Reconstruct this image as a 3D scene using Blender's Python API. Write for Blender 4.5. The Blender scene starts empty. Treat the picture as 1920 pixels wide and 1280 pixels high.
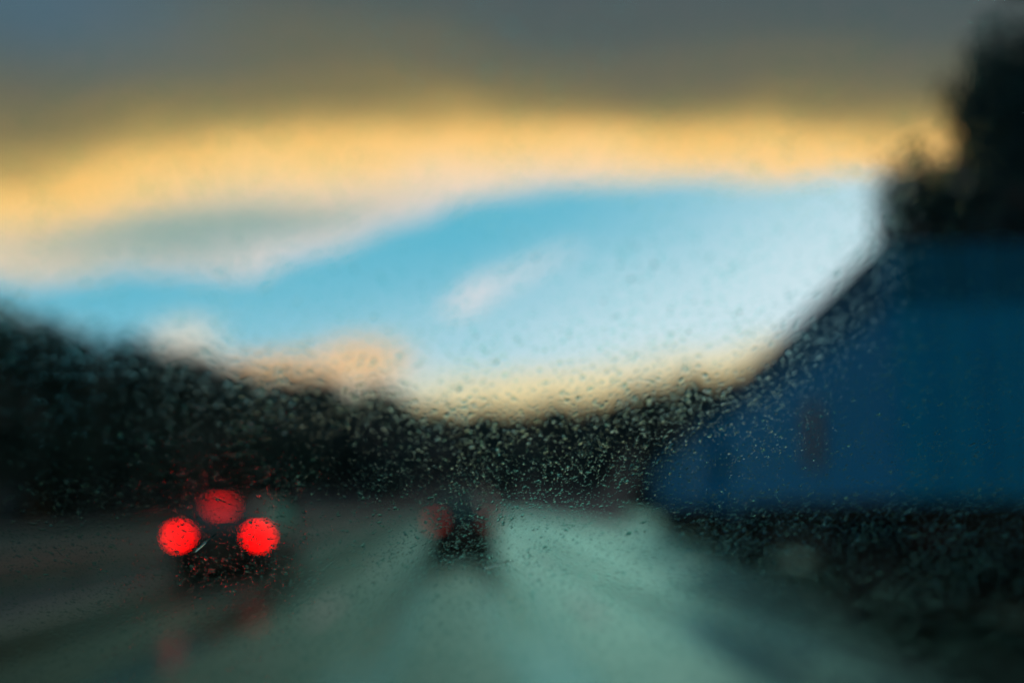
import bpy, bmesh, math, random
import numpy as np
from mathutils import Vector, Matrix
R = math.radians
random.seed(7)
rng = np.random.default_rng(11)
scene = bpy.context.scene
C = scene.collection

# ---------------------------------------------------------------- camera
EYE = Vector((0, 0, 1.46))
YAW, PITCH = R(3.03), R(9.28)          # the road runs along +Y; the camera is turned a little to the right of it
cam_d = bpy.data.cameras.new('camera')
cam = bpy.data.objects.new('camera', cam_d); C.objects.link(cam)
cam.location = EYE
cam.rotation_euler = (R(90) + PITCH, 0, -YAW)
cam_d.sensor_width = 36; cam_d.lens = 35
cam_d.clip_start = 0.02; cam_d.clip_end = 5000
cam_d.dof.use_dof = True
cam_d.dof.focus_distance = 0.60
cam_d.dof.aperture_fstop = 1.68
scene.camera = cam

# ---------------------------------------------------------------- render and exposure
vs = scene.view_settings
vs.view_transform = 'Standard'; vs.look = 'None'; vs.exposure = 0.0; vs.gamma = 1.0; vs.use_curve_mapping = False
cy = scene.cycles
cy.use_adaptive_sampling = False
cy.max_bounces = 14; cy.transmission_bounces = 10; cy.glossy_bounces = 4; cy.diffuse_bounces = 3
cy.transparent_max_bounces = 12
cy.caustics_reflective = True; cy.caustics_refractive = True
cy.sample_clamp_indirect = 12
cy.use_denoising = True
cy.denoiser = 'OPENIMAGEDENOISE'; cy.denoising_input_passes = 'RGB_ALBEDO'; cy.denoising_prefilter = 'ACCURATE'

# ---------------------------------------------------------------- world: sunset sky
SUN_AZ, SUN_EL = 32.0, 36.0
world = bpy.data.worlds.new('World'); scene.world = world; world.use_nodes = True
nt = world.node_tree; nt.nodes.clear()
def N(t, **kw):
    n = nt.nodes.new(t)
    for k, v in kw.items(): setattr(n, k, v)
    return n
def put(sock, v):
    if isinstance(v, bpy.types.NodeSocket): nt.links.new(v, sock)
    else: sock.default_value = v
def M(op, a, b=0.0, c=0.0, clamp=False):
    n = N('ShaderNodeMath', operation=op, use_clamp=clamp)
    put(n.inputs[0], a); put(n.inputs[1], b)
    if op in ('MULTIPLY_ADD',): put(n.inputs[2], c)
    return n.outputs[0]
def smooth(x, lo, hi):
    n = N('ShaderNodeMapRange', interpolation_type='SMOOTHERSTEP')
    put(n.inputs[0], x); n.inputs[1].default_value = lo; n.inputs[2].default_value = hi
    return n.outputs[0]
def mix(f, a, b):
    n = N('ShaderNodeMix', data_type='RGBA')
    put(n.inputs[0], f)
    for i, v in ((6, a), (7, b)):
        put(n.inputs[i], v if isinstance(v, bpy.types.NodeSocket) else (*v, 1.0))
    return n.outputs[2]
def curve(x, pts, lo, hi, vmax):
    n = N('ShaderNodeFloatCurve')
    mr = N('ShaderNodeMapRange'); put(mr.inputs[0], x); mr.inputs[1].default_value = lo; mr.inputs[2].default_value = hi
    put(n.inputs['Value'], mr.outputs[0])
    cu = n.mapping.curves[0]
    P = [((p - lo) / (hi - lo), v / vmax) for p, v in pts]
    cu.points[0].location = P[0]; cu.points[1].location = P[-1]
    for p in P[1:-1]: cu.points.new(*p)
    for p in cu.points: p.handle_type = 'AUTO'
    n.mapping.update()
    return M('MULTIPLY', n.outputs[0], vmax)
tc = N('ShaderNodeTexCoord')
sx = N('ShaderNodeSeparateXYZ'); nt.links.new(tc.outputs['Generated'], sx.inputs[0])
az = M('MULTIPLY', M('ARCTAN2', sx.outputs[0], sx.outputs[1]), 57.29578)
el0 = M('MULTIPLY', M('ARCSINE', sx.outputs[2]), 57.29578)
nz = N('ShaderNodeTexNoise'); nz.inputs['Scale'].default_value = 9.0; nz.inputs['Detail'].default_value = 5
mp = N('ShaderNodeMapping'); mp.inputs['Scale'].default_value = (1, 1, 3.0)
nt.links.new(tc.outputs['Generated'], mp.inputs[0]); nt.links.new(mp.outputs[0], nz.inputs[0])
nv = M('SUBTRACT', nz.outputs[0], 0.5)
el = M('MULTIPLY_ADD', nv, 2.4, el0)                       # elevation frayed by the cloud noise
E1 = curve(az, [(-45, 16.5), (-25.4, 18.0), (-18.8, 20.2), (-11.5, 22.0), (-3.7, 22.8), (4.3, 22.4), (17, 21.7), (31, 20.3), (45, 20)], -45, 45, 30)
E2 = curve(az, [(-45, 12), (-25, 13.1), (-17, 15.5), (-11.4, 17.3), (-2, 18.7), (4.3, 19.1), (25, 17.6), (45, 17)], -45, 45, 30)
E3 = curve(az, [(-45, 11), (-24.7, 11.3), (-17, 12.4), (-12.6, 12.45), (-9.7, 13.1), (-5.1, 14.8), (-.5, 16.6), (2.1, 17.4), (7.5, 17.7), (14, 17.8), (25, 17.4), (45, 17)], -45, 45, 30)
# cloud sheet: pale rim, gold belly, grey top
t = M('DIVIDE', M('SUBTRACT', el, E2), M('SUBTRACT', E1, E2))
ramp = N('ShaderNodeValToRGB'); ramp.color_ramp.interpolation = 'EASE'
mr = N('ShaderNodeMapRange'); put(mr.inputs[0], t); mr.inputs[1].default_value = -1.5; mr.inputs[2].default_value = 3.5
nt.links.new(mr.outputs[0], ramp.inputs[0])
stops = [(-1.5, (.66, .68, .70)), (-.55, (.74, .69, .66)), (-.1, (.93, .70, .47)), (.25, (1.0, .65, .27)), (.55, (.97, .58, .18)),
         (.85, (.44, .31, .11)), (1.1, (.235, .19, .09)), (1.6, (.145, .142, .10)), (2.4, (.088, .112, .112)), (3.5, (.07, .10, .12))]
cr = ramp.color_ramp
while len(cr.elements) < len(stops): cr.elements.new(0.5)
for e_, (p, c) in zip(cr.elements, stops): e_.position = (p + 1.5) / 5.0; e_.color = (*c, 1)
sheet = ramp.outputs[0]
def ell(a0, e0, ra, re, slope, edge=0.9):
    da = M('SUBTRACT', az, a0); de = M('SUBTRACT', M('SUBTRACT', el, e0), M('MULTIPLY', da, slope))
    r = M('SQRT', M('ADD', M('POWER', M('ABSOLUTE', M('DIVIDE', da, ra)), 2.0), M('POWER', M('ABSOLUTE', M('DIVIDE', de, re)), 2.0)))
    return smooth(r, 1.0 + edge * .5, 1.0 - edge)
sheet = mix(M('MULTIPLY', ell(-14.5, 14.9, 12, 1.9, .19, .95), .95), sheet, (.27, .40, .37))
sheet = mix(M('MULTIPLY', M('MULTIPLY', smooth(az, -8.0, -26.0), smooth(el, 20.0, 26.0)), .75), sheet, (.075, .145, .20))
# clear air under the sheet: the Nishita sky plus the pale band towards the horizon
sky = N('ShaderNodeTexSky', sky_type='NISHITA'); sky.sun_disc = False
sky.sun_elevation = R(SUN_EL); sky.sun_rotation = R(SUN_AZ); sky.air_density = 1.0; sky.dust_density = 0.6
sk = N('ShaderNodeMix', data_type='RGBA', blend_type='MULTIPLY'); sk.inputs[0].default_value = 1
nt.links.new(sky.outputs[0], sk.inputs[6]); sk.inputs[7].default_value = (.05, .05, .05, 1)
blue = mix(.85, sk.outputs[2], (.085, .50, .66))
q = M('MULTIPLY_ADD', M('SUBTRACT', 15.0, el), .075, M('ADD', .10, M('ADD', M('MULTIPLY', M('MAXIMUM', az, 0.0), .03), M('MULTIPLY', M('MINIMUM', az, 0.0), .015))))
clear = mix(smooth(q, -.15, 1.15), blue, (.62, .79, .84))
clear = mix(M('MULTIPLY', smooth(M('ADD', el, M('MULTIPLY', az, -.10)), 8.6, 5.4), .9), clear, (.83, .66, .30))
def cloud(m, amount, col):
    global clear
    clear = mix(M('MULTIPLY', m, amount), clear, col)
cloud(ell(3.0, 12.9, 4.6, .8, .42), .55, (.78, .76, .77))
cloud(ell(.4, 11.6, 1.7, 1.0, .5), .75, (.80, .74, .74))
cloud(ell(-15.2, 8.7, 2.6, 1.25, .0), .85, (.78, .70, .56))
cloud(ell(-10.6, 7.6, 3.8, 1.3, .0), .9, (.80, .47, .19))
cloud(ell(-5.8, 8.0, 3.6, 1.5, .0), .9, (.88, .53, .23))
cloud(ell(-25.5, 9.3, 5.0, 1.3, -.1), .8, (.52, .63, .62))
final = mix(smooth(M('SUBTRACT', el, E3), -.5, .9), clear, sheet)
bg = N('ShaderNodeBackground'); nt.links.new(final, bg.inputs[0]); bg.inputs[1].default_value = 1.0
out = N('ShaderNodeOutputWorld'); nt.links.new(bg.outputs[0], out.inputs[0])

# ---------------------------------------------------------------- sun, veiled by the cloud sheet, ahead on the right and above the frame
sl = bpy.data.lights.new('sun', 'SUN'); sl.energy = 1.1; sl.angle = R(12); sl.color = (1, .92, .82)
so = bpy.data.objects.new('sun', sl); C.objects.link(so)
dirv = Vector((math.sin(R(SUN_AZ)) * math.cos(R(SUN_EL)), math.cos(R(SUN_AZ)) * math.cos(R(SUN_EL)), math.sin(R(SUN_EL))))
so.rotation_euler = dirv.to_track_quat('Z', 'Y').to_euler(); so.location = (0, 0, 60)

# ---------------------------------------------------------------- materials
def mat(name, col, rough=.5, metal=0.0, var=.15, scale=8.0, emis=None, es=0.0, coat=0.0, ior=1.45, spec=.5):
    m = bpy.data.materials.new(name); m.use_nodes = True
    n = m.node_tree.nodes; b = n['Principled BSDF']; L = m.node_tree.links
    b.inputs['Roughness'].default_value = rough; b.inputs['Metallic'].default_value = metal
    b.inputs['Coat Weight'].default_value = coat; b.inputs['Specular IOR Level'].default_value = spec; b.inputs['IOR'].default_value = ior
    tx = n.new('ShaderNodeTexNoise'); tx.inputs['Scale'].default_value = scale; tx.inputs['Detail'].default_value = 4
    tco = n.new('ShaderNodeTexCoord'); L.new(tco.outputs['Object'], tx.inputs[0])
    r = n.new('ShaderNodeValToRGB'); L.new(tx.outputs[0], r.inputs[0])
    r.color_ramp.elements[0].position = .3; r.color_ramp.elements[1].position = .7
    r.color_ramp.elements[0].color = (*[c * (1 - var) for c in col], 1)
    r.color_ramp.elements[1].color = (*[min(1, c * (1 + var)) for c in col], 1)
    L.new(r.outputs[0], b.inputs['Base Color'])
    if emis:
        b.inputs['Emission Color'].default_value = (*emis, 1); b.inputs['Emission Strength'].default_value = es
    return m
MAT = dict(
    paint=mat('dark_car_paint', (.004, .008, .009), .45, spec=.25),
    paint2=mat('slate_car_paint', (.006, .012, .016), .45, spec=.3),
    blue=mat('blue_truck_paint', (.001, .20, .46), .8, var=.08, scale=1.5, spec=.12),
    blue_darkened=mat('darkened_truck_blue', (.001, .09, .20), .8, var=.08, scale=1.5, spec=.12),  # truck blue darkened, for the painted fade at the top
    darkred=mat('dark_red_paint', (.022, .012, .014), .5),
    black=mat('black_plastic', (.005, .007, .008), .8, spec=.2),
    rubber=mat('tyre_rubber', (.008, .009, .009), .9, spec=.2),
    steel=mat('dull_steel', (.12, .125, .13), .45, .8),
    galv=mat('weathered_galvanised_steel', (.05, .055, .055), .6, .5, var=.3),
    glass=mat('dark_window_glass', (.07, .19, .175), .3, 1.0),
    white=mat('number_plate', (.10, .11, .10), .6),
    brake=mat('lit_brake_lens', (.3, .0, .0), .3, emis=(1, .0003, .001), es=16.0),
    brake3=mat('lit_centre_brake_lens', (.3, .0, .0), .3, emis=(1, .003, .008), es=4.2),
    tail=mat('lit_tail_lens', (.25, .01, .01), .3, emis=(1, .09, .06), es=.8),
    offlamp=mat('unlit_red_lens', (.012, .002, .002), .7, spec=.2),
    bark=mat('bark', (.035, .03, .024), .9, var=.4),
    leafA=mat('dark_leaves', (.001, .034, .050), .75, var=.35, scale=1.2),
    leafB=mat('olive_leaves', (.001, .036, .048), .75, var=.35, scale=1.2),
    needle=mat('conifer_needles', (.0008, .029, .045), .8, var=.35, scale=1.2),
    grass=mat('rough_grass', (.001, .03, .044), .9, var=.4, scale=.8),
    hill=mat('hillside', (.0008, .027, .042), .95, var=.4, scale=.05),
    line=mat('worn_road_paint', (.30, .33, .31), .45, var=.35, scale=5),
    dash=mat('charcoal_dashboard', (.01, .01, .011), .8),
)
MAT['glass'].node_tree.nodes['Principled BSDF'].inputs['Specular Tint'].default_value = (.25, .6, .55, 1)

# wet road: rough rain-glazed asphalt, smoother water-filled wheel ruts
def road_material():
    m = bpy.data.materials.new('wet_asphalt'); m.use_nodes = True
    n = m.node_tree.nodes; L = m.node_tree.links; b = n['Principled BSDF']
    def MM(op, a, c=0.0, d=None):
        k = n.new('ShaderNodeMath'); k.operation = op
        for i, v in enumerate((a, c, d)):
            if v is None: continue
            if isinstance(v, bpy.types.NodeSocket): L.new(v, k.inputs[i])
            else: k.inputs[i].default_value = v
        return k.outputs[0]
    t_ = n.new('ShaderNodeTexCoord'); s = n.new('ShaderNodeSeparateXYZ'); L.new(t_.outputs['Object'], s.inputs[0])
    wob = n.new('ShaderNodeTexNoise'); wob.inputs['Scale'].default_value = .12
    L.new(t_.outputs['Object'], wob.inputs[0])
    x = MM('ADD', s.outputs[0], MM('MULTIPLY', MM('SUBTRACT', wob.outputs[0], .5), .3))
    fr = MM('ABSOLUTE', MM('SUBTRACT', MM('FRACT', MM('ADD', MM('DIVIDE', x, 3.7), .5)), .5))
    dist = MM('ABSOLUTE', MM('SUBTRACT', MM('MULTIPLY', fr, 3.7), .85))
    r = n.new('ShaderNodeMapRange'); r.interpolation_type = 'SMOOTHSTEP'
    L.new(dist, r.inputs[0]); r.inputs[1].default_value = .12; r.inputs[2].default_value = .6
    rut = r.outputs[0]                                        # 0 in the rut, 1 between
    pat = n.new('ShaderNodeTexNoise'); pat.inputs['Scale'].default_value = .5; pat.inputs['Detail'].default_value = 6
    L.new(t_.outputs['Object'], pat.inputs[0])
    rough = MM('ADD', MM('MULTIPLY', rut, .30), MM('MULTIPLY', pat.outputs[0], .08))
    L.new(MM('ADD', rough, .16), b.inputs['Roughness'])
    cr2 = n.new('ShaderNodeValToRGB'); L.new(pat.outputs[0], cr2.inputs[0])
    cr2.color_ramp.elements[0].color = (.011, .016, .016, 1); cr2.color_ramp.elements[1].color = (.026, .035, .034, 1)
    cr3 = n.new('ShaderNodeValToRGB'); L.new(pat.outputs[0], cr3.inputs[0])                  # brightness of the right-hand lanes painted in as a paler colour
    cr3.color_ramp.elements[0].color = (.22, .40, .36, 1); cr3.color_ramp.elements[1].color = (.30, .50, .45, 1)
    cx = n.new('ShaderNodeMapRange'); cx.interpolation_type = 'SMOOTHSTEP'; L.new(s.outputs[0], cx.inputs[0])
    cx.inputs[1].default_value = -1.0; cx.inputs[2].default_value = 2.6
    cz = n.new('ShaderNodeMapRange'); cz.interpolation_type = 'SMOOTHSTEP'; L.new(MM('SUBTRACT', s.outputs[0], MM('MULTIPLY', s.outputs[1], .285)), cz.inputs[0])   # shade around the truck painted into the road colour along a diagonal
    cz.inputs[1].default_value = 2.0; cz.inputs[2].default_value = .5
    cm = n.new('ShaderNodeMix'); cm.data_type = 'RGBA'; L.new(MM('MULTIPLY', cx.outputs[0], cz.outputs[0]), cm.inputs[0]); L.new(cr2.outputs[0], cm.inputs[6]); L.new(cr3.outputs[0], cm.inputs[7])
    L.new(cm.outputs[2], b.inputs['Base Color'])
    gr = n.new('ShaderNodeTexNoise'); gr.inputs['Scale'].default_value = 60; gr.inputs['Detail'].default_value = 3
    L.new(t_.outputs['Object'], gr.inputs[0])
    bp = n.new('ShaderNodeBump'); bp.inputs['Strength'].default_value = .08; bp.inputs['Distance'].default_value = .01
    L.new(gr.outputs[0], bp.inputs['Height']); L.new(bp.outputs[0], b.inputs['Normal'])
    b.inputs['Specular IOR Level'].default_value = 0
    gl = n.new('ShaderNodeBsdfGlossy'); gl.inputs[0].default_value = (.50, .98, .86, 1)     # teal-tinged wet film
    L.new(MM('ADD', rough, .10), gl.inputs['Roughness']); L.new(bp.outputs[0], gl.inputs['Normal'])
    fz = n.new('ShaderNodeFresnel'); fz.inputs[0].default_value = 1.75
    mx = n.new('ShaderNodeMixShader'); wr = n.new('ShaderNodeMapRange'); wr.interpolation_type = 'SMOOTHSTEP'                 # sheen painted stronger to the right, for the brighter sky reflected there
    L.new(s.outputs[0], wr.inputs[0]); wr.inputs[1].default_value = -5.5; wr.inputs[2].default_value = 4.0; wr.inputs[3].default_value = .20; wr.inputs[4].default_value = 1.0
    L.new(MM('MULTIPLY', MM('MULTIPLY', fz.outputs[0], wr.outputs[0]), MM('ADD', MM('MULTIPLY', cz.outputs[0], .93), .07)), mx.inputs[0]); L.new(b.outputs[0], mx.inputs[1]); L.new(gl.outputs[0], mx.inputs[2])  # the sheen is also cut back inside the painted truck shade
    L.new(mx.outputs[0], n['Material Output'].inputs[0])
    return m
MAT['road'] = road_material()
def clear_glass():
    m = bpy.data.materials.new('clear_windscreen_glass'); m.use_nodes = True
    n = m.node_tree.nodes; n.remove(n['Principled BSDF'])
    t_ = n.new('ShaderNodeBsdfTransparent'); t_.inputs[0].default_value = (1, 1, 1, 1)
    m.node_tree.links.new(t_.outputs[0], n['Material Output'].inputs[0]); return m
MAT['screen'] = clear_glass()
def water():
    m = bpy.data.materials.new('rain_water'); m.use_nodes = True
    n = m.node_tree.nodes; n.remove(n['Principled BSDF'])
    g = n.new('ShaderNodeBsdfGlass'); g.inputs['IOR'].default_value = 1.33; g.inputs['Roughness'].default_value = 0
    g.inputs[0].default_value = (.82, 1, .99, 1)
    m.node_tree.links.new(g.outputs[0], n['Material Output'].inputs[0]); return m
MAT['water'] = water()

# ---------------------------------------------------------------- helpers
def mesh_obj(name, me, material, parent=None):
    o = bpy.data.objects.new(name, me); C.objects.link(o)
    if material is not None and not me.materials: me.materials.append(MAT[material])
    if parent: o.parent = parent
    return o
def bm_obj(name, bm, material, parent=None, smooth_=False):
    me = bpy.data.meshes.new(name)
    bmesh.ops.recalc_face_normals(bm, faces=bm.faces)
    if smooth_:
        for f in bm.faces: f.smooth = True
    bm.to_mesh(me); bm.free()
    return mesh_obj(name, me, material, parent)
def box(bm, x0, x1, y0, y1, z0, z1, bev=0.0):
    vs_ = [bm.verts.new((x, y, z)) for z in (z0, z1) for y in (y0, y1) for x in (x0, x1)]
    fs = [bm.faces.new([vs_[i] for i in f]) for f in ((0, 2, 3, 1), (4, 5, 7, 6), (0, 1, 5, 4), (2, 6, 7, 3), (0, 4, 6, 2), (1, 3, 7, 5))]
    if bev:
        es = list({e for f in fs for e in f.edges})
        bmesh.ops.bevel(bm, geom=es, offset=bev, segments=2, affect='EDGES', profile=.6)
def box_obj(name, dims, material, parent=None, bev=0.0):
    bm = bmesh.new(); box(bm, *dims, bev); return bm_obj(name, bm, material, parent)
def tube(bm, a, b, r0, r1, seg=8):
    a, b = Vector(a), Vector(b); d = (b - a).normalized()
    q_ = d.to_track_quat('Z', 'Y').to_matrix()
    rings = []
    for p, r in ((a, r0), (b, r1)):
        rings.append([bm.verts.new(p + q_ @ Vector((r * math.cos(2 * math.pi * i / seg), r * math.sin(2 * math.pi * i / seg), 0))) for i in range(seg)])
    for i in range(seg): bm.faces.new((rings[0][i], rings[0][(i + 1) % seg], rings[1][(i + 1) % seg], rings[1][i]))
    bm.faces.new(rings[0][::-1]); bm.faces.new(rings[1])
def lathe_x(bm, prof, seg=24):            # profile of (x, r) turned about the X axis
    rings = [[bm.verts.new((x, r * math.cos(2 * math.pi * i / seg), r * math.sin(2 * math.pi * i / seg))) for i in range(seg)] for x, r in prof]
    for a, b in zip(rings, rings[1:]):
        for i in range(seg): bm.faces.new((a[i], a[(i + 1) % seg], b[(i + 1) % seg], b[i]))
    bm.faces.new(rings[0]); bm.faces.new(rings[-1][::-1])
def loft(bm, rings):
    V = [[bm.verts.new(p) for p in r] for r in rings]; n = len(V[0])
    for a, b in zip(V, V[1:]):
        for i in range(n): bm.faces.new((a[i], a[(i + 1) % n], b[(i + 1) % n], b[i]))
    bm.faces.new(V[0]); bm.faces.new(V[-1][::-1])
def thing(name, label, cat, loc=(0, 0, 0), rz=0.0, group=None):
    o = bpy.data.objects.new(name, None); C.objects.link(o); o.empty_display_size = .2
    o.location = loc; o.rotation_euler = (0, 0, rz); o['label'] = label; o['category'] = cat
    if group: o['group'] = group
    return o
def tag(o, label, cat, group=None, kind=None):
    o['label'] = label; o['category'] = cat
    if group: o['group'] = group
    if kind: o['kind'] = kind
def copy_tree(o, parent=None):
    c = o.copy(); C.objects.link(c); c.parent = parent
    for ch in o.children: copy_tree(ch, c)
    return c
def np_mesh(name, verts, faces_flat, sizes, smooth_mask=None):
    me = bpy.data.meshes.new(name)
    nv_, nl, nf = len(verts), len(faces_flat), len(sizes)
    me.vertices.add(nv_); me.vertices.foreach_set('co', np.asarray(verts, np.float32).ravel())
    me.loops.add(nl); me.loops.foreach_set('vertex_index', np.asarray(faces_flat, np.int32))
    me.polygons.add(nf)
    st = np.concatenate(([0], np.cumsum(sizes)[:-1])).astype(np.int32)
    me.polygons.foreach_set('loop_start', st)
    if smooth_mask is not None: me.polygons.foreach_set('use_smooth', smooth_mask)
    me.update(calc_edges=True); me.validate()
    return me
def bearing(deg, dist):                     # degrees right of the road's direction, metres away
    return dist * math.sin(R(deg)), dist * math.cos(R(deg))

# ---------------------------------------------------------------- the ground, roads, hills
def sheet_obj(name, pts, z, material, parent=None):
    bm = bmesh.new(); bm.faces.new([bm.verts.new((x, y, z)) for x, y in pts])
    o = bm_obj(name, bm, material, parent)
    if not parent: o['kind'] = 'structure'
    return o
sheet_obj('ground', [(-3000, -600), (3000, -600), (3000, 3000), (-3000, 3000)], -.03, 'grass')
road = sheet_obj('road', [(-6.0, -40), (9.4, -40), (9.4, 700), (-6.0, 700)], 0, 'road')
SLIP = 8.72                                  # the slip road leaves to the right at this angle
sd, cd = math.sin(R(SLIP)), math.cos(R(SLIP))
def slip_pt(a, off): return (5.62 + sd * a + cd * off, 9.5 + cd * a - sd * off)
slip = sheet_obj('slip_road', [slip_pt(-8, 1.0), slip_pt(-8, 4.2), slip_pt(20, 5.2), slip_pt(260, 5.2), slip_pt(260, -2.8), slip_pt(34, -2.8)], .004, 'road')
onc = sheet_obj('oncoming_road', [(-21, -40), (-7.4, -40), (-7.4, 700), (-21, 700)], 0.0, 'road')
for i in range(24):
    for x in (-1.85, 1.85, 5.55):
        if x == 5.55 and i > 1: continue
        sheet_obj('lane_marking', [(x - .07, 4 + i * 9), (x + .07, 4 + i * 9), (x + .07, 7.5 + i * 9), (x - .07, 7.5 + i * 9)], .005, 'line', road)
sheet_obj('edge_line', [(-5.62, -10), (-5.47, -10), (-5.47, 400), (-5.62, 400)], .005, 'line', road)
for i in range(14):
    sheet_obj('lane_marking', [(-11.9, 8 + i * 9), (-11.75, 8 + i * 9), (-11.75, 12 + i * 9), (-11.9, 12 + i * 9)], .005, 'line', onc)
sheet_obj('edge_line', [(-20.4, -10), (-20.2, -10), (-20.2, 300), (-20.4, 300)], .005, 'line', onc)
def kerb(name, pts, w, h):
    bm = bmesh.new()
    rings = []
    for i, (x, y) in enumerate(pts):
        a = Vector(pts[max(0, i - 1)]); b = Vector(pts[min(len(pts) - 1, i + 1)]); d = (b - a).normalized(); nrm = Vector((d.y, -d.x))
        p = Vector((x, y))
        rings.append([(*(p - nrm * w / 2), -.02), (*(p - nrm * w / 2), h), (*(p + nrm * w / 2), h), (*(p + nrm * w / 2), -.02)])
    loft(bm, rings); o = bm_obj(name, bm, 'galv'); o['kind'] = 'structure'; return o
kerb('kerb', [slip_pt(a, 5.2 if a >= 20 else 4.2 + (a + 8) / 28) for a in (-8, 0, 10, 20, 60, 120, 260)], .15, .12)

# hills: a ridge seen ahead, its height following the skyline
AZ = [-60, -45, -30, -24, -17, -11, -5, -.5, 4, 8, 12, 16, 24, 35, 60]
TH = [.18, .176, .168, .162, .142, .122, .103, .084, .086, .096, .111, .125, .16, .18, .2]
def ridge(a): return float(np.interp(a, AZ, TH))
def hill_z(a, d):
    return ridge(a) * 520 * (max(0, min(1, (d - 150) / 370)) ** 1.2) - .5
bm = bmesh.new(); grid = []
for a in range(-60, 61, 2):
    row = []
    for d in (150, 200, 260, 330, 420, 520, 640, 800):
        x, y = bearing(a, d); zz = hill_z(a, d) if d <= 520 else ridge(a) * 520 * (1 - (d - 520) / 400)
        row.append(bm.verts.new((x, y, zz + random.uniform(-1, 1) * (d > 160))))
    grid.append(row)
for r0, r1 in zip(grid, grid[1:]):
    for i in range(len(r0) - 1): bm.faces.new((r0[i], r0[i + 1], r1[i + 1], r1[i]))
h = bm_obj('hill', bm, 'hill', smooth_=True); h['kind'] = 'structure'

# ---------------------------------------------------------------- trees
def leaf_cloud(centers, radii, n, size, squash=1.0):
    idx = rng.choice(len(centers), n, p=np.array(radii) ** 2 / np.sum(np.array(radii) ** 2))
    c = np.array(centers)[idx]; r = np.array(radii)[idx]
    d = rng.normal(size=(n, 3)); d /= np.linalg.norm(d, axis=1, keepdims=True)
    rr = r * rng.uniform(.35, 1.05, n)
    p = c + d * rr[:, None] * np.array([1, 1, squash])
    a = rng.normal(size=(n, 3)); a /= np.linalg.norm(a, axis=1, keepdims=True)
    b = np.cross(a, rng.normal(size=(n, 3))); b /= np.linalg.norm(b, axis=1, keepdims=True)
    s = size * rng.uniform(.6, 1.4, n)[:, None]
    v = np.stack([p - a * s, p + b * s * .55, p + a * s, p - b * s * .55], 1).reshape(-1, 3)
    return v
def quads(name, v):
    n = len(v) // 4
    return np_mesh(name, v, np.arange(n * 4), np.full(n, 4))
def broad_tree(seed, hgt, wid, leafmat):
    random.seed(seed)
    root = thing('tree', 'x', 'tree')
    bm = bmesh.new()
    tube(bm, (0, 0, -.1), (.1, 0, hgt * .3), .03 * hgt, .02 * hgt); tube(bm, (.1, 0, hgt * .3), (0, .1, hgt * .75), .02 * hgt, .006 * hgt)
    cs, rs = [], []
    for i in range(16):
        a = random.uniform(0, 6.28); zz = hgt * random.uniform(.3, .9); k = 1 - abs(zz / hgt - .55) * 1.5
        rad = wid * .5 * random.uniform(.35, .8) * max(.35, k)
        p = (rad * math.cos(a), rad * math.sin(a), zz)
        if i < 9: tube(bm, (.05, 0, max(hgt * .22, zz - hgt * .22)), p, .009 * hgt, .003 * hgt, 6)
        cs.append(p); rs.append(wid * random.uniform(.16, .27))
    cs.append((0, 0, hgt * .9)); rs.append(hgt * .1)
    bm_obj('trunk', bm, 'bark', root)
    mesh_obj('crown', quads('crown', leaf_cloud(cs, rs, 4200, .22 * wid / 6)), leafmat, root)
    return root
def conifer(seed, hgt, wid):
    random.seed(seed)
    root = thing('conifer', 'x', 'tree')
    bm = bmesh.new(); tube(bm, (0, 0, -.1), (0, 0, hgt * .97), .022 * hgt, .004 * hgt)
    cs, rs = [], []
    n = 60
    for i in range(n):
        f = i / n; zz = hgt * (.06 + .92 * f); rad = wid * .5 * (1 - f) ** .8 * random.uniform(.55, 1)
        a = i * 2.4
        p = (rad * math.cos(a) * .7, rad * math.sin(a) * .7, zz - rad * .15)
        if i % 2 == 0: tube(bm, (0, 0, zz), (rad * math.cos(a), rad * math.sin(a), zz - rad * .25), .006 * hgt * (1 - f) + .01, .004, 5)
        cs.append(p); rs.append(max(.25, rad * .55))
    bm_obj('trunk', bm, 'bark', root)
    mesh_obj('crown', quads('crown', leaf_cloud(cs, rs, 5200, .2 * wid / 5, .7)), 'needle', root)
    return root
protoA = broad_tree(3, 10, 7, 'leafA'); protoB = broad_tree(5, 10, 8, 'leafB'); protoC = conifer(8, 10, 4.2)
used = set()
def place_tree(proto, b, dist, hgt, label, group, wide=1.0):
    o = proto if id(proto) not in used else copy_tree(proto)
    used.add(id(proto))
    x, y = bearing(b, dist); s = hgt / 10
    o.location = (x, y, -.03); o.scale = (s * wide, s * wide, s); o.rotation_euler = (0, 0, random.uniform(0, 6.28))
    o['label'] = label; o['group'] = group
    return o
GR = 'dark trees beside the slip road'
place_tree(protoC, 37.5, 27, 23, 'tallest black conifer filling the upper right corner above the blue truck', GR, 1.25)
place_tree(protoA, 31.8, 44, 20.5, 'tall dark tree whose edge borders the gold cloud at upper right', GR, .55)
place_tree(protoB, 27.6, 36, 12.8, 'dark tree showing above the rear of the nearest blue truck', GR, .62)
place_tree(protoA, 25.0, 50, 13.6, 'narrow dark tree behind the top rear corner of the nearest blue truck', GR, .42)
place_tree(protoC, 20.6, 72, 13.2, 'small conifer peeping over the middle of the nearest blue truck', GR, 1.2)
place_tree(protoB, 17.2, 82, 10.8, 'dark tree behind the front of the nearest blue truck', GR)
place_tree(protoA, 14.4, 100, 12.4, 'dark tree above the second blue truck', GR)
place_tree(protoC, 11.6, 125, 14.0, 'conifer above the farthest blue truck', GR, 1.6)
GL = 'dark trees beyond the oncoming carriageway'
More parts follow.
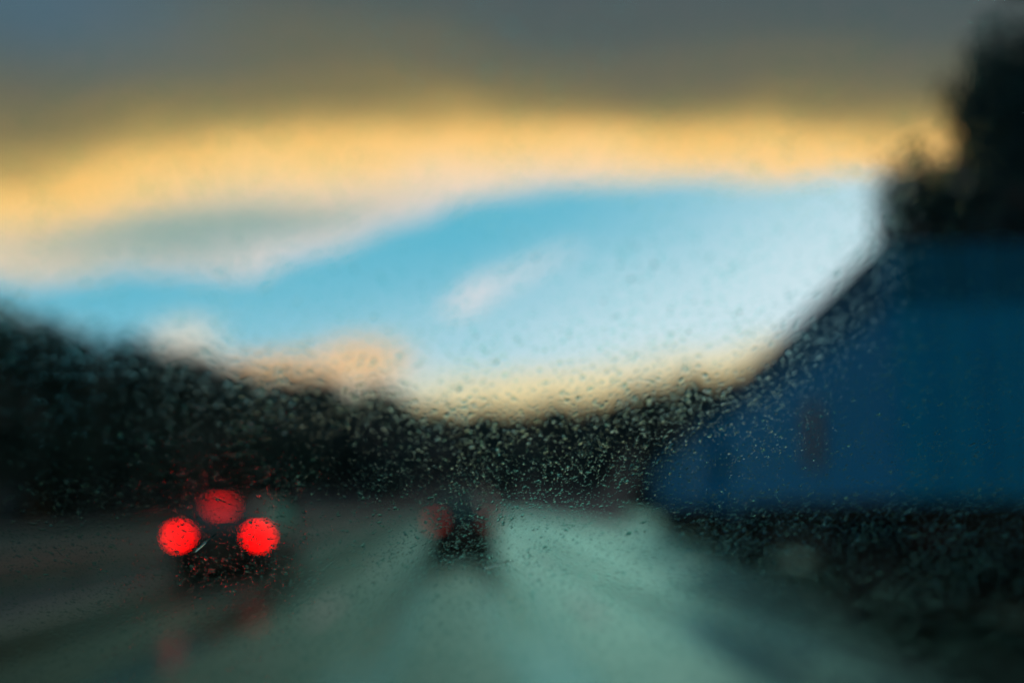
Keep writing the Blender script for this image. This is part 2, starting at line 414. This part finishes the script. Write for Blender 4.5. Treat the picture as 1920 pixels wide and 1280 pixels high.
left = [(-30.5, 62, 12.6, 0), (-27.2, 66, 12.6, 1), (-24.6, 70, 12.8, 0), (-22.3, 75, 13.2, 1), (-20.4, 80, 12.6, 2), (-18.6, 86, 13.0, 0), (-16.9, 93, 13.4, 1),
        (-15.2, 101, 13.2, 0), (-13.7, 111, 14.0, 1), (-12.2, 124, 14.4, 0), (-10.8, 140, 14.6, 2), (-9.4, 160, 15.0, 1)]
lab = ['dark tree at the outer left edge of the treeline', 'broad dark tree near the left edge, under the low white cloud', 'dark tree third from the left end of the treeline',
       'dark tree fourth from the left end of the treeline', 'pointed conifer fifth from the left end of the treeline', 'dark tree just left of the white puff of cloud',
       'dark tree right beneath the white puff of cloud', 'dark tree above the braking car, right of the white puff', 'broad tree left below the first orange cloud',
       'dark tree below the first orange cloud', 'conifer between the two orange clouds', 'farthest dark tree of the row, below the second orange cloud']
for (b, d, hh, k), L_ in zip(left, lab):
    place_tree((protoA, protoB, protoC)[k], b, d, hh, L_, GL, 1.15 if k < 2 else 1.5)
# the far wood on the hill reads as one mass
vs_f = []
for i in range(1500):
    a = rng.uniform(-58, 58); d = rng.uniform(170, 540)
    x, y = bearing(a, d)
    z0 = hill_z(a, min(d, 520)); hh = rng.uniform(6, 11); w = hh * rng.uniform(.3, .5)
    k = 14
    ph = rng.uniform(0, 6.28, k); f = rng.uniform(.05, 1, k)
    rad = w * (1.05 - f) ** .7
    p = np.stack([x + rad * np.cos(ph), y + rad * np.sin(ph), z0 + f * hh], 1)
    aa = rng.normal(size=(k, 3)); aa /= np.linalg.norm(aa, axis=1, keepdims=True)
    bb = np.cross(aa, rng.normal(size=(k, 3))); bb /= np.linalg.norm(bb, axis=1, keepdims=True)
    s = w * .62
    vs_f.append(np.stack([p - aa * s, p + bb * s, p + aa * s, p - bb * s], 1).reshape(-1, 3))
fo = mesh_obj('forest', quads('forest', np.concatenate(vs_f)), 'needle')
tag(fo, 'dark wood covering the far hills along the horizon', 'forest', kind='stuff')
# roadside undergrowth: hides the feet of the trees
vs_u = []
def scrub(pts, hgt, n, size):
    for (x, y) in pts:
        hh = hgt * rng.uniform(.6, 1.3)
        p = np.array([x, y, 0]) + rng.normal(size=(n, 3)) * np.array([hh * .8, hh * .8, 0]) ; p[:, 2] = np.abs(rng.normal(size=n)) * hh * .5
        aa = rng.normal(size=(n, 3)); aa /= np.linalg.norm(aa, axis=1, keepdims=True)
        bb = np.cross(aa, rng.normal(size=(n, 3))); bb /= np.linalg.norm(bb, axis=1, keepdims=True)
        vs_u.append(np.stack([p - aa * size, p + bb * size * .6, p + aa * size, p - bb * size * .6], 1).reshape(-1, 3))
scrub([(-31 - rng.uniform(0, 6), y) for y in np.arange(30, 170, 1.6)], 2.6, 70, .3)
scrub([(slip_pt(a, 8.5 + rng.uniform(0, 4))) for a in np.arange(-4, 130, 1.5)], 2.2, 70, .3)
un = mesh_obj('undergrowth', quads('undergrowth', np.concatenate(vs_u)), 'leafA')
tag(un, 'dark undergrowth along both edges of the road below the trees', 'undergrowth', kind='stuff')

# ---------------------------------------------------------------- central crash barrier
gx = -6.55
bar = thing('crash_barrier', 'long dull steel crash barrier between the carriageways, left of the braking car', 'crash barrier', (gx, 0, 0))
bm = bmesh.new()
prof = [(-.02, .42), (.04, .46), (.04, .52), (-.02, .56), (-.02, .60), (.04, .64), (.04, .70), (-.02, .74), (-.04, .74), (-.04, .42)]
loft(bm, [[(x + .09, y, z) for x, z in prof] for y in (4, 60, 160, 320)]); bm_obj('rail', bm, 'galv', bar)
pm = None
for i in range(36):
    if pm is None:
        o = box_obj('post', (-.05, .05, -.03, .03, -.02, .68), 'galv', bar, .008); pm = o.data
    else: o = mesh_obj('post', pm, None, bar)
    o.location = (0, 6 + 4 * i, 0)

# ---------------------------------------------------------------- cars
def car_body_rings(Lc, W, H, est):
    # stations: y, half-width, bottom, shoulder, roof height, roof half-width
    st = [(0.0, .80, .40, .80, .86, .70), (.06, .90, .30, .92, .98, .74), (.22, .95, .24, .98, 1.10, .72), (.55, 1.0, .22, 1.0, 1.36, .68), (.95, 1.0, .22, 1.0, 1.45, .68),
          (1.7, 1.0, .22, .99, 1.48, .69), (2.3, 1.0, .22, .98, 1.44, .67), (2.75, .99, .22, .97, 1.24, .67), (3.15, .98, .22, .95, .98, .72), (3.8, .93, .24, .86, .88, .70), (4.2, .82, .28, .70, .72, .62), (4.3, .7, .36, .6, .62, .55)]
    if est: st[2] = (.22, .95, .24, .98, 1.36, .70); st[3] = (.55, 1.0, .22, 1.0, 1.46, .70)
    rings = []
    for y, w, b, s, r, rw in st:
        y *= Lc / 4.3; w *= W / 2; rw *= W / 2; s *= H / 1.48; r *= H / 1.48
        half = [(w * .85, b), (w * .98, b + .08), (w, b + .3 * (s - b)), (w * .99, b + .7 * (s - b)), (w * .95, s), (rw + .3 * (w * .95 - rw), s + .6 * (r - s)), (rw, r - .03 * (r > s + .1)), (rw * .7, r)]
        rings.append([(x, y, z) for x, z in half] + [(-x, y, z) for x, z in reversed(half)])
    return rings
def wheel(parent, x, y, r, w, side):
    bm = bmesh.new(); lathe_x(bm, [(-w / 2, r * .62), (-w / 2, r * .9), (-w * .36, r), (w * .36, r), (w / 2, r * .9), (w / 2, r * .62)])
    t_ = bm_obj('tyre', bm, 'rubber', parent, True); t_.location = (x, y, r)
    bm = bmesh.new(); lathe_x(bm, [(side * w * .42, .05), (side * w * .30, r * .30), (side * w * .44, r * .58), (side * w * .3, r * .63)], 20)
    rm = bm_obj('rim', bm, 'steel', t_, True)
def make_car(paint, lampmat, centremat, est, W=1.78, H=1.47, Lc=4.3, headmat=None, lz=.88):
    c = thing('car', 'x', 'car')
    bm = bmesh.new(); loft(bm, car_body_rings(Lc, W, H, est)); bm_obj('body', bm, paint, c, True)
    k = H / 1.48
    y0, y1, z0, z1 = ((.03, .17, 1.0 * k, 1.30 * k) if est else (.16, .50, 1.03 * k, 1.33 * k))
    def pane(name, pts, par=c):
        bm = bmesh.new(); bm.faces.new([bm.verts.new(p) for p in pts])
        e = bmesh.ops.extrude_face_region(bm, geom=bm.faces[:]); 
        nrm = (Vector(pts[1]) - Vector(pts[0])).cross(Vector(pts[2]) - Vector(pts[0])).normalized()
        bmesh.ops.translate(bm, verts=[v for v in e['geom'] if isinstance(v, bmesh.types.BMVert)], vec=nrm * .02)
        return bm_obj(name, bm, 'glass', par)
    pane('rear_window', [(-.62 * W / 1.78, y0 - .02, z0), (.62 * W / 1.78, y0 - .02, z0), (.55 * W / 1.78, y1 - .03, z1), (-.55 * W / 1.78, y1 - .03, z1)])
    pane('front_window', [(.62, 3.1 * Lc / 4.3, 1.0 * k), (-.62, 3.1 * Lc / 4.3, 1.0 * k), (-.56, 2.42 * Lc / 4.3, 1.42 * k), (.56, 2.42 * Lc / 4.3, 1.42 * k)])
    for s in (-1, 1):
        X = s * W / 2
        for (a, b) in ((.72, 1.55), (1.62, 2.45)):
            pts = [(X * .955, a * Lc / 4.3, 1.02 * k), (X * .955, b * Lc / 4.3, 1.0 * k), (X * .78, (b - .12) * Lc / 4.3, 1.36 * k), (X * .78, a * Lc / 4.3, 1.38 * k)]
            pane('side_window', pts if s > 0 else pts[::-1])
        wheel(c, X - s * .09, .78 * Lc / 4.3, .32, .2, s); wheel(c, X - s * .09, 3.42 * Lc / 4.3, .32, .2, s)
        o = box_obj('tail_light', (-.11, .11, -.05, .08, -.065, .065), lampmat, c, .03); o.location = (s * (W / 2 - .20), .05, lz)
        o = box_obj('headlight', (-.15, .15, -.1, .06, -.07, .07), headmat or 'glass', c, .03); o.location = (s * (W / 2 - .30), Lc - .10, .62)
        o = box_obj('door_mirror', (-.1, .1, -.05, .06, -.07, .07), paint, c, .03); o.location = (s * (W / 2 + .07), 2.55 * Lc / 4.3, 1.02)
    box_obj('rear_bumper', (-W / 2 + .06, W / 2 - .06, -.07, .12, .22, .62), 'black', c, .04)
    box_obj('underbody', (-W / 2 + .12, W / 2 - .12, .1, Lc - .3, .14, .30), 'black', c)
    box_obj('number_plate', (-.26, .26, -.085, -.072, .50, .61), 'white', c)
    if centremat:
        o = box_obj('centre_brake_light', (-.17, .17, -.03, .03, -.03, .03), centremat, c, .008); o.location = (0, (.10 if est else .44), 1.40 * k)
    bm = bmesh.new(); tube(bm, (.5, -.08, .3), (.5, .25, .3), .035, .035, 10); bm_obj('exhaust_pipe', bm, 'steel', c)
    return c
c1 = make_car('paint', 'brake', 'brake3', True, 1.80, 1.50)
c1.location = (-4.34, 18.6, 0); c1.rotation_euler = (0, 0, R(-1)); tag(c1, 'dark car braking with bright red lights beside the crash barrier', 'car', 'cars on the motorway')
c2 = make_car('paint2', 'tail', None, False, 1.76, 1.74, lz=1.04)
c2.location = (.12, 25.0, 0); tag(c2, 'farther dark car straight ahead with two faint red tail lights', 'car', 'cars on the motorway')
tail_dim = mat('dim_tail_lens', (.2, .01, .01), .4, emis=(1, .10, .07), es=.35); MAT['tail_dim'] = tail_dim  # weaker glow set for the right tail light
lamps = sorted([o for o in c2.children if o.name.startswith('tail_light')], key=lambda o: o.location.x)
lamps[1].data.materials[0] = tail_dim; lamps[1]['label'] = 'dimmer right tail light'

# ---------------------------------------------------------------- blue trucks
def make_truck():
    t_ = thing('truck', 'x', 'truck')
    bm = bmesh.new(); box(bm, -1.25, 1.25, 0, 13.6, 1.50, 4.18, .03); bm_obj('trailer_box', bm, 'blue', t_)
    for s in (-1, 1):
        box_obj('top_rail', (s * 1.255 - .02, s * 1.255 + .02, .02, 13.58, 4.05, 4.20), 'black', t_)
        box_obj('bottom_rail', (s * 1.255 - .02, s * 1.255 + .02, .02, 13.58, 1.40, 1.52), 'black', t_)
        box_obj('fade_band', (s * 1.254 - .012, s * 1.254 + .012, .03, 13.57, 3.45, 4.04), 'blue_darkened', t_)  # added band: the side's darkening towards the roof put into its colour
        d = box_obj('rear_door', (min(s * .01, s * 1.2), max(s * .01, s * 1.2), -.04, -.005, 1.58, 4.08), 'blue', t_, .01)
        box_obj('fade_band', (min(s * .02, s * 1.19), max(s * .02, s * 1.19), -.05, -.042, 3.45, 4.06), 'blue_darkened', d)  # same painted darkening across the top of the doors
        for xx in (.35, .85):
            bm = bmesh.new(); tube(bm, (s * xx, -.07, 1.6), (s * xx, -.07, 4.06), .02, .02); bm_obj('lock_bar', bm, 'blue', d)
        o = box_obj('tail_light', (-.2, .2, -.03, .03, -.07, .07), 'offlamp', t_, .02); o.location = (s * .98, -.02, 1.12)
        o = box_obj('mudflap', (s * 1.0 - .26, s * 1.0 + .26, .35, .37, .25, 1.0), 'black', t_)
        for yy in (1.0, 2.2): wheel(t_, s * 1.03, yy, .50, .38, s)
        wheel(t_, s * 1.03, 11.6, .50, .42, s); wheel(t_, s * 1.06, 15.3, .50, .32, s)
        bm = bmesh.new(); tube(bm, (s * .8, 9.4, .05), (s * .8, 9.4, 1.25), .07, .07); bm_obj('landing_leg', bm, 'black', t_)
        bm = bmesh.new(); box(bm, s * 1.38 - .09, s * 1.38 + .09, 15.75, 15.85, 2.2, 2.9, .03); bm_obj('door_mirror', bm, 'black', t_)
    box_obj('gap_blocker', (-1.18, 1.18, 3.6, 9.2, .62, 1.04), 'black', t_, .03)  # added black box, blocks the bright gap under the trailer
    box_obj('rear_header', (-1.24, 1.24, -.05, .02, 4.09, 4.20), 'black', t_)
    box_obj('roof_tarpaulin', (-1.22, 1.22, .04, 13.56, 4.181, 4.26), 'black', t_, .03)
    box_obj('underrun_bar', (-1.2, 1.2, .0, .12, .42, .58), 'black', t_, .02)
    box_obj('rear_blocker', (-1.2, 1.2, 3.0, 3.04, .35, 1.38), 'black', t_)  # added panel, shuts off bright road seen from behind beneath the truck
    box_obj('chassis', (-.45, .45, .1, 15.6, 1.05, 1.49), 'black', t_)
    box_obj('lower_sill', (-1.2, 1.2, .02, .10, 1.0, 1.49), 'black', t_)
    bm = bmesh.new()
    rings = []
    for y, zt, zb, w in ((14.0, 3.8, 1.35, 1.2), (14.5, 3.95, 1.3, 1.23), (15.2, 3.6, 1.3, 1.24), (15.8, 2.9, 1.3, 1.23), (16.05, 1.8, 1.28, 1.2), (16.1, 1.5, 1.28, 1.15)):
        rings.append([(-w, y, zb), (-w, y, zt - .15), (-w + .15, y, zt), (w - .15, y, zt), (w, y, zt - .15), (w, y, zb)])
    loft(bm, rings); cab = bm_obj('cab', bm, 'blue', t_)
    box_obj('cab_skirt', (-1.16, 1.16, 14.05, 16.0, .5, 1.27), 'black', cab, .04)
    box_obj('cab_window', (-1.255, 1.255, 14.9, 15.6, 2.0, 2.7), 'glass', cab)
    box_obj('red_side_sign', (-1.285, -1.256, 3.6, 4.6, 1.95, 2.85), 'darkred', t_, .01)
    return t_
tr = make_truck()
tr.location = (5.62, 9.59, 0); tr.rotation_euler = (0, 0, -R(SLIP))
tag(tr, 'large blue box truck taking the slip road, filling the right side of the view', 'truck', 'blue trucks on the slip road')
tr2 = copy_tree(tr)
p = slip_pt(20.0, 0); tr2.location = (p[0], p[1], 0)
tag(tr2, 'second blue truck in the line, just ahead of the big one', 'truck', 'blue trucks on the slip road')
tr3 = copy_tree(tr)
p = slip_pt(41.0, 0); tr3.location = (p[0], p[1], 0)
tag(tr3, 'third and farthest blue truck at the narrow end of the line', 'truck', 'blue trucks on the slip road')

# ---------------------------------------------------------------- our own car's windscreen, wet with drizzle
K_RAKE, M_YAW, FOCUS = 1.57, -.22, .60
mw = cam.rotation_euler.to_matrix()
r_, u_, f_ = mw @ Vector((1, 0, 0)), mw @ Vector((0, 1, 0)), mw @ Vector((0, 0, -1))
nrm = (r_ * M_YAW + u_ * K_RAKE + f_ * (1 + .1634 * K_RAKE))
PD = FOCUS / nrm.length; nrm.normalize()                    # plane: (p - EYE) . nrm = PD
Uax = (Vector((0, 0, 1)) - nrm * nrm.z).normalized()         # up the slope of the glass
Rax = Uax.cross(nrm).normalized()                             # right-handed with Uax and nrm
ORG = EYE + f_ * 0; 
tt = PD / (f_ - u_ * .1634).dot(nrm); ORG = EYE + (f_ - u_ * .1634) * tt      # where the level line of sight meets the glass
def on_glass(p, q_, off=0.0): return ORG + Rax * p + Uax * q_ + nrm * off
def sight(u, v):                                             # in-plane coordinates of a line of sight
    d = f_ + r_ * u + u_ * v; x = EYE + d * (PD / d.dot(nrm)) - ORG
    return x.dot(Rax), x.dot(Uax)
corners = [sight(su * .5142, sv * .3428) for su, sv in ((-1, -1), (1, -1), (1, 1), (-1, 1))]
P0, P1 = min(c[0] for c in corners) - .14, max(c[0] for c in corners) + .14
Q0, Q1 = min(c[1] for c in corners) - .10, max(c[1] for c in corners) + .09
own = thing('windscreen', 'drizzle-covered windscreen the whole road is seen through', 'windscreen', on_glass((P0 + P1) / 2, Q0))
own_inv = Matrix.Translation(own.location).inverted()
def glass_box(name, p0, p1, q0, q1, o0, o1, material):
    bm = bmesh.new()
    vv = [bm.verts.new(own_inv @ on_glass(p_, q_, o)) for o in (o0, o1) for q_ in (q0, q1) for p_ in (p0, p1)]
    for f in ((0, 2, 3, 1), (4, 5, 7, 6), (0, 1, 5, 4), (2, 6, 7, 3), (0, 4, 6, 2), (1, 3, 7, 5)): bm.faces.new([vv[i] for i in f])
    return bm_obj(name, bm, material, own)
glass_box('pane', P0, P1, Q0, Q1, -.005, 0, 'screen')
glass_box('lower_frame', P0 - .06, P1 + .06, Q0 - .06, Q0 - .001, -.02, .004, 'black')
glass_box('upper_frame', P0 - .06, P1 + .06, Q1 + .001, Q1 + .06, -.02, .004, 'black')
glass_box('pillar', P0 - .07, P0 - .001, Q0, Q1, -.03, .006, 'black')
glass_box('pillar', P1 + .001, P1 + .07, Q0, Q1, -.03, .006, 'black')

def dome(seg=10, hgt=1.0):
    v, f = [], []
    rings = [(1.0, 0.0), (.82, .3276), (.45, .7975)]
    for r, z in rings: v += [(r * math.cos(2 * math.pi * i / seg), r * math.sin(2 * math.pi * i / seg), z * hgt) for i in range(seg)]
    v.append((0, 0, hgt)); top = len(v) - 1
    for k in range(2):
        for i in range(seg): f.append((k * seg + i, k * seg + (i + 1) % seg, (k + 1) * seg + (i + 1) % seg, (k + 1) * seg + i))
    for i in range(seg): f.append((2 * seg + i, 2 * seg + (i + 1) % seg, top))
    b0 = len(v); v += [(math.cos(2 * math.pi * i / seg), math.sin(2 * math.pi * i / seg), 0) for i in range(seg)]
    f.append(tuple(b0 + i for i in reversed(range(seg))))
    return np.array(v), f
DSEG = 10
DV, DF = dome(DSEG)
SAG = .26                                                    # gravity pulls the crown of each drop down the slope
RR = np.hypot(DV[:, 0], DV[:, 1])
Rn, Un, Nn, On = (np.array(v[:]) for v in (Rax, Uax, nrm, ORG))
# where drops may sit: the seen part of the glass and a margin
lo, hi = np.array([P0, Q0]), np.array([P1, Q1])
NW = 390000
cand = rng.uniform(lo, hi, (NW, 2))
def fan(pq):                                                 # the airflow combs the drops into a fan
    d = pq - np.array([0.02, -.62]); return np.arctan2(d[:, 1], d[:, 0])
def clump(pq):
    s = 0
    for k in range(9):
        a = rng.uniform(0, 6.28); fq = rng.uniform(20, 160); s = s + np.sin((pq[:, 0] * math.cos(a) + pq[:, 1] * math.sin(a)) * fq + rng.uniform(0, 6.28))
    return s / 3
keep = rng.uniform(0, 1, NW) < np.clip(.62 + .22 * clump(cand), .12, 1)
cand = cand[keep]
# only within the wedge of sight (with a margin for a step to the side)
rel = On + cand[:, :1] * Rn + cand[:, 1:] * Un - np.array(EYE[:])
zf = rel @ np.array(f_[:]); uu = rel @ np.array(r_[:]) / zf; vv_ = rel @ np.array(u_[:]) / zf
inside = (zf > .05) & (np.abs(uu) < .64) & (np.abs(vv_) < .45)
cand = cand[inside]; nd = len(cand)
rad = np.clip(rng.lognormal(math.log(.00033), .50, nd), .00013, .0016)
print('drops', nd)
ang = fan(cand) + rng.normal(0, .25, nd)
stretch = 1 + np.abs(rng.normal(0, .55, nd))
hratio = np.clip(rng.lognormal(math.log(.060), .30, nd) * (rad / .00034) ** -.25, .022, .11)       # thin, wind-flattened beads
def drop_verts(pq, rad, ang, stretch, flat_):
    ca, sa = np.cos(ang), np.sin(ang)
    lx = DV[None, :, 0] * (rad * stretch)[:, None]; ly = DV[None, :, 1] * rad[:, None]; lz = DV[None, :, 2] * (rad * flat_)[:, None] + 2e-5
    jit = 1 + rng.normal(0, .10, (len(rad), DSEG)); jit = np.concatenate([jit, jit, jit, np.ones((len(rad), 1)), jit], 1)
    lx = lx * jit; ly = ly * jit
    ly0 = -(1 - RR)[None, :] * SAG * rad[:, None]
    px = pq[:, :1] + lx * ca[:, None] - ly * sa[:, None]; py = pq[:, 1:] + lx * sa[:, None] + ly * ca[:, None] + ly0
    return (On + px[..., None] * Rn + py[..., None] * Un + lz[..., None] * Nn)
# the slipstream thins the drops towards the top of the screen
up = np.clip((cand[:, 1] - sight(0, -.09)[1]) / (sight(0, .13)[1] - sight(0, -.09)[1]), 0, 1)
hratio *= 1 - .32 * up; rad = np.minimum(rad, .0014 - .0007 * up)
order = np.argsort(-rad)
NBIG = 160
big, small = order[:NBIG], order[NBIG:]
V = drop_verts(cand[small], rad[small], ang[small], stretch[small], hratio[small])
nvd = len(DV); flat = np.concatenate([np.array(f) for f in DF]); sizes = np.array([len(f) for f in DF])
F = (flat[None, :] + (np.arange(len(small)) * nvd)[:, None]).ravel()
smask = np.array([True] * (len(DF) - 1) + [False])
base = V[0, 0].copy()
me = np_mesh('drizzle', V.reshape(-1, 3) - np.array(own.location[:]), F, np.tile(sizes, len(small)), np.tile(smask, len(small)))
dz = mesh_obj('drizzle', me, 'water'); dz.location = own.location
tag(dz, 'fine drizzle droplets speckled all over the windscreen', 'drizzle', kind='stuff')
# the largest drops, each on its own
DB = DV.copy(); DB[:, 0] -= (1 - RR) * SAG
bm_me = np_mesh('raindrop', DB, flat, sizes, smask)
basis = Matrix((Rax, Uax, nrm)).transposed()
for i in big:
    o = mesh_obj('raindrop', bm_me, 'water')
    q_ = basis @ Matrix.Rotation(float(ang[i]), 3, 'Z')      # its long axis follows the fan
    o.rotation_euler = q_.to_euler(); o.location = on_glass(float(cand[i, 0]), float(cand[i, 1]), 2e-5)
    o.scale = (float(rad[i] * stretch[i]), float(rad[i]), float(rad[i] * hratio[i]))
    tag(o, 'one of the larger clear raindrops scattered among the drizzle on the windscreen', 'raindrop', 'larger raindrops on the windscreen')
# two slanting streaks of water
def streak(name, pts, w, label):
    bm = bmesh.new(); seg = 8; rings = []
    n = len(pts)
    o0 = Vector(on_glass(*pts[0]))
    for i, (p_, q_) in enumerate(pts):
        a = Vector(pts[max(0, i - 1)]); b = Vector(pts[min(n - 1, i + 1)]); d = (b - a).normalized(); s = Vector((-d.y, d.x))
        ww = w[i]
        rings.append([on_glass(p_ + s.x * ww * math.cos(math.pi * k / (seg - 1)), q_ + s.y * ww * math.cos(math.pi * k / (seg - 1)), 2e-5 + ww * .8 * math.sin(math.pi * k / (seg - 1))) - o0 for k in range(seg)])
    loft(bm, rings); o = bm_obj(name, bm, 'water', None, True); o.location = o0
    tag(o, label, 'water streak', 'water streaks on the windscreen')
def px(x, y): return sight((x - 960) / 1867, (640 - y) / 1867)
streak('water_streak', [px(904, 1068), px(915, 1064), px(930, 1059), px(945, 1054), px(956, 1051)], [.0004, .0008, .0009, .0009, .0004], 'short straight water streak below the farther car ahead')
streak('water_streak', [px(366, 1035), px(376, 1026), px(386, 1016), px(396, 1008), px(404, 1001)], [.0004, .0006, .0010, .0005, .0003], 'thin slanting water streak between the two red brake lights')
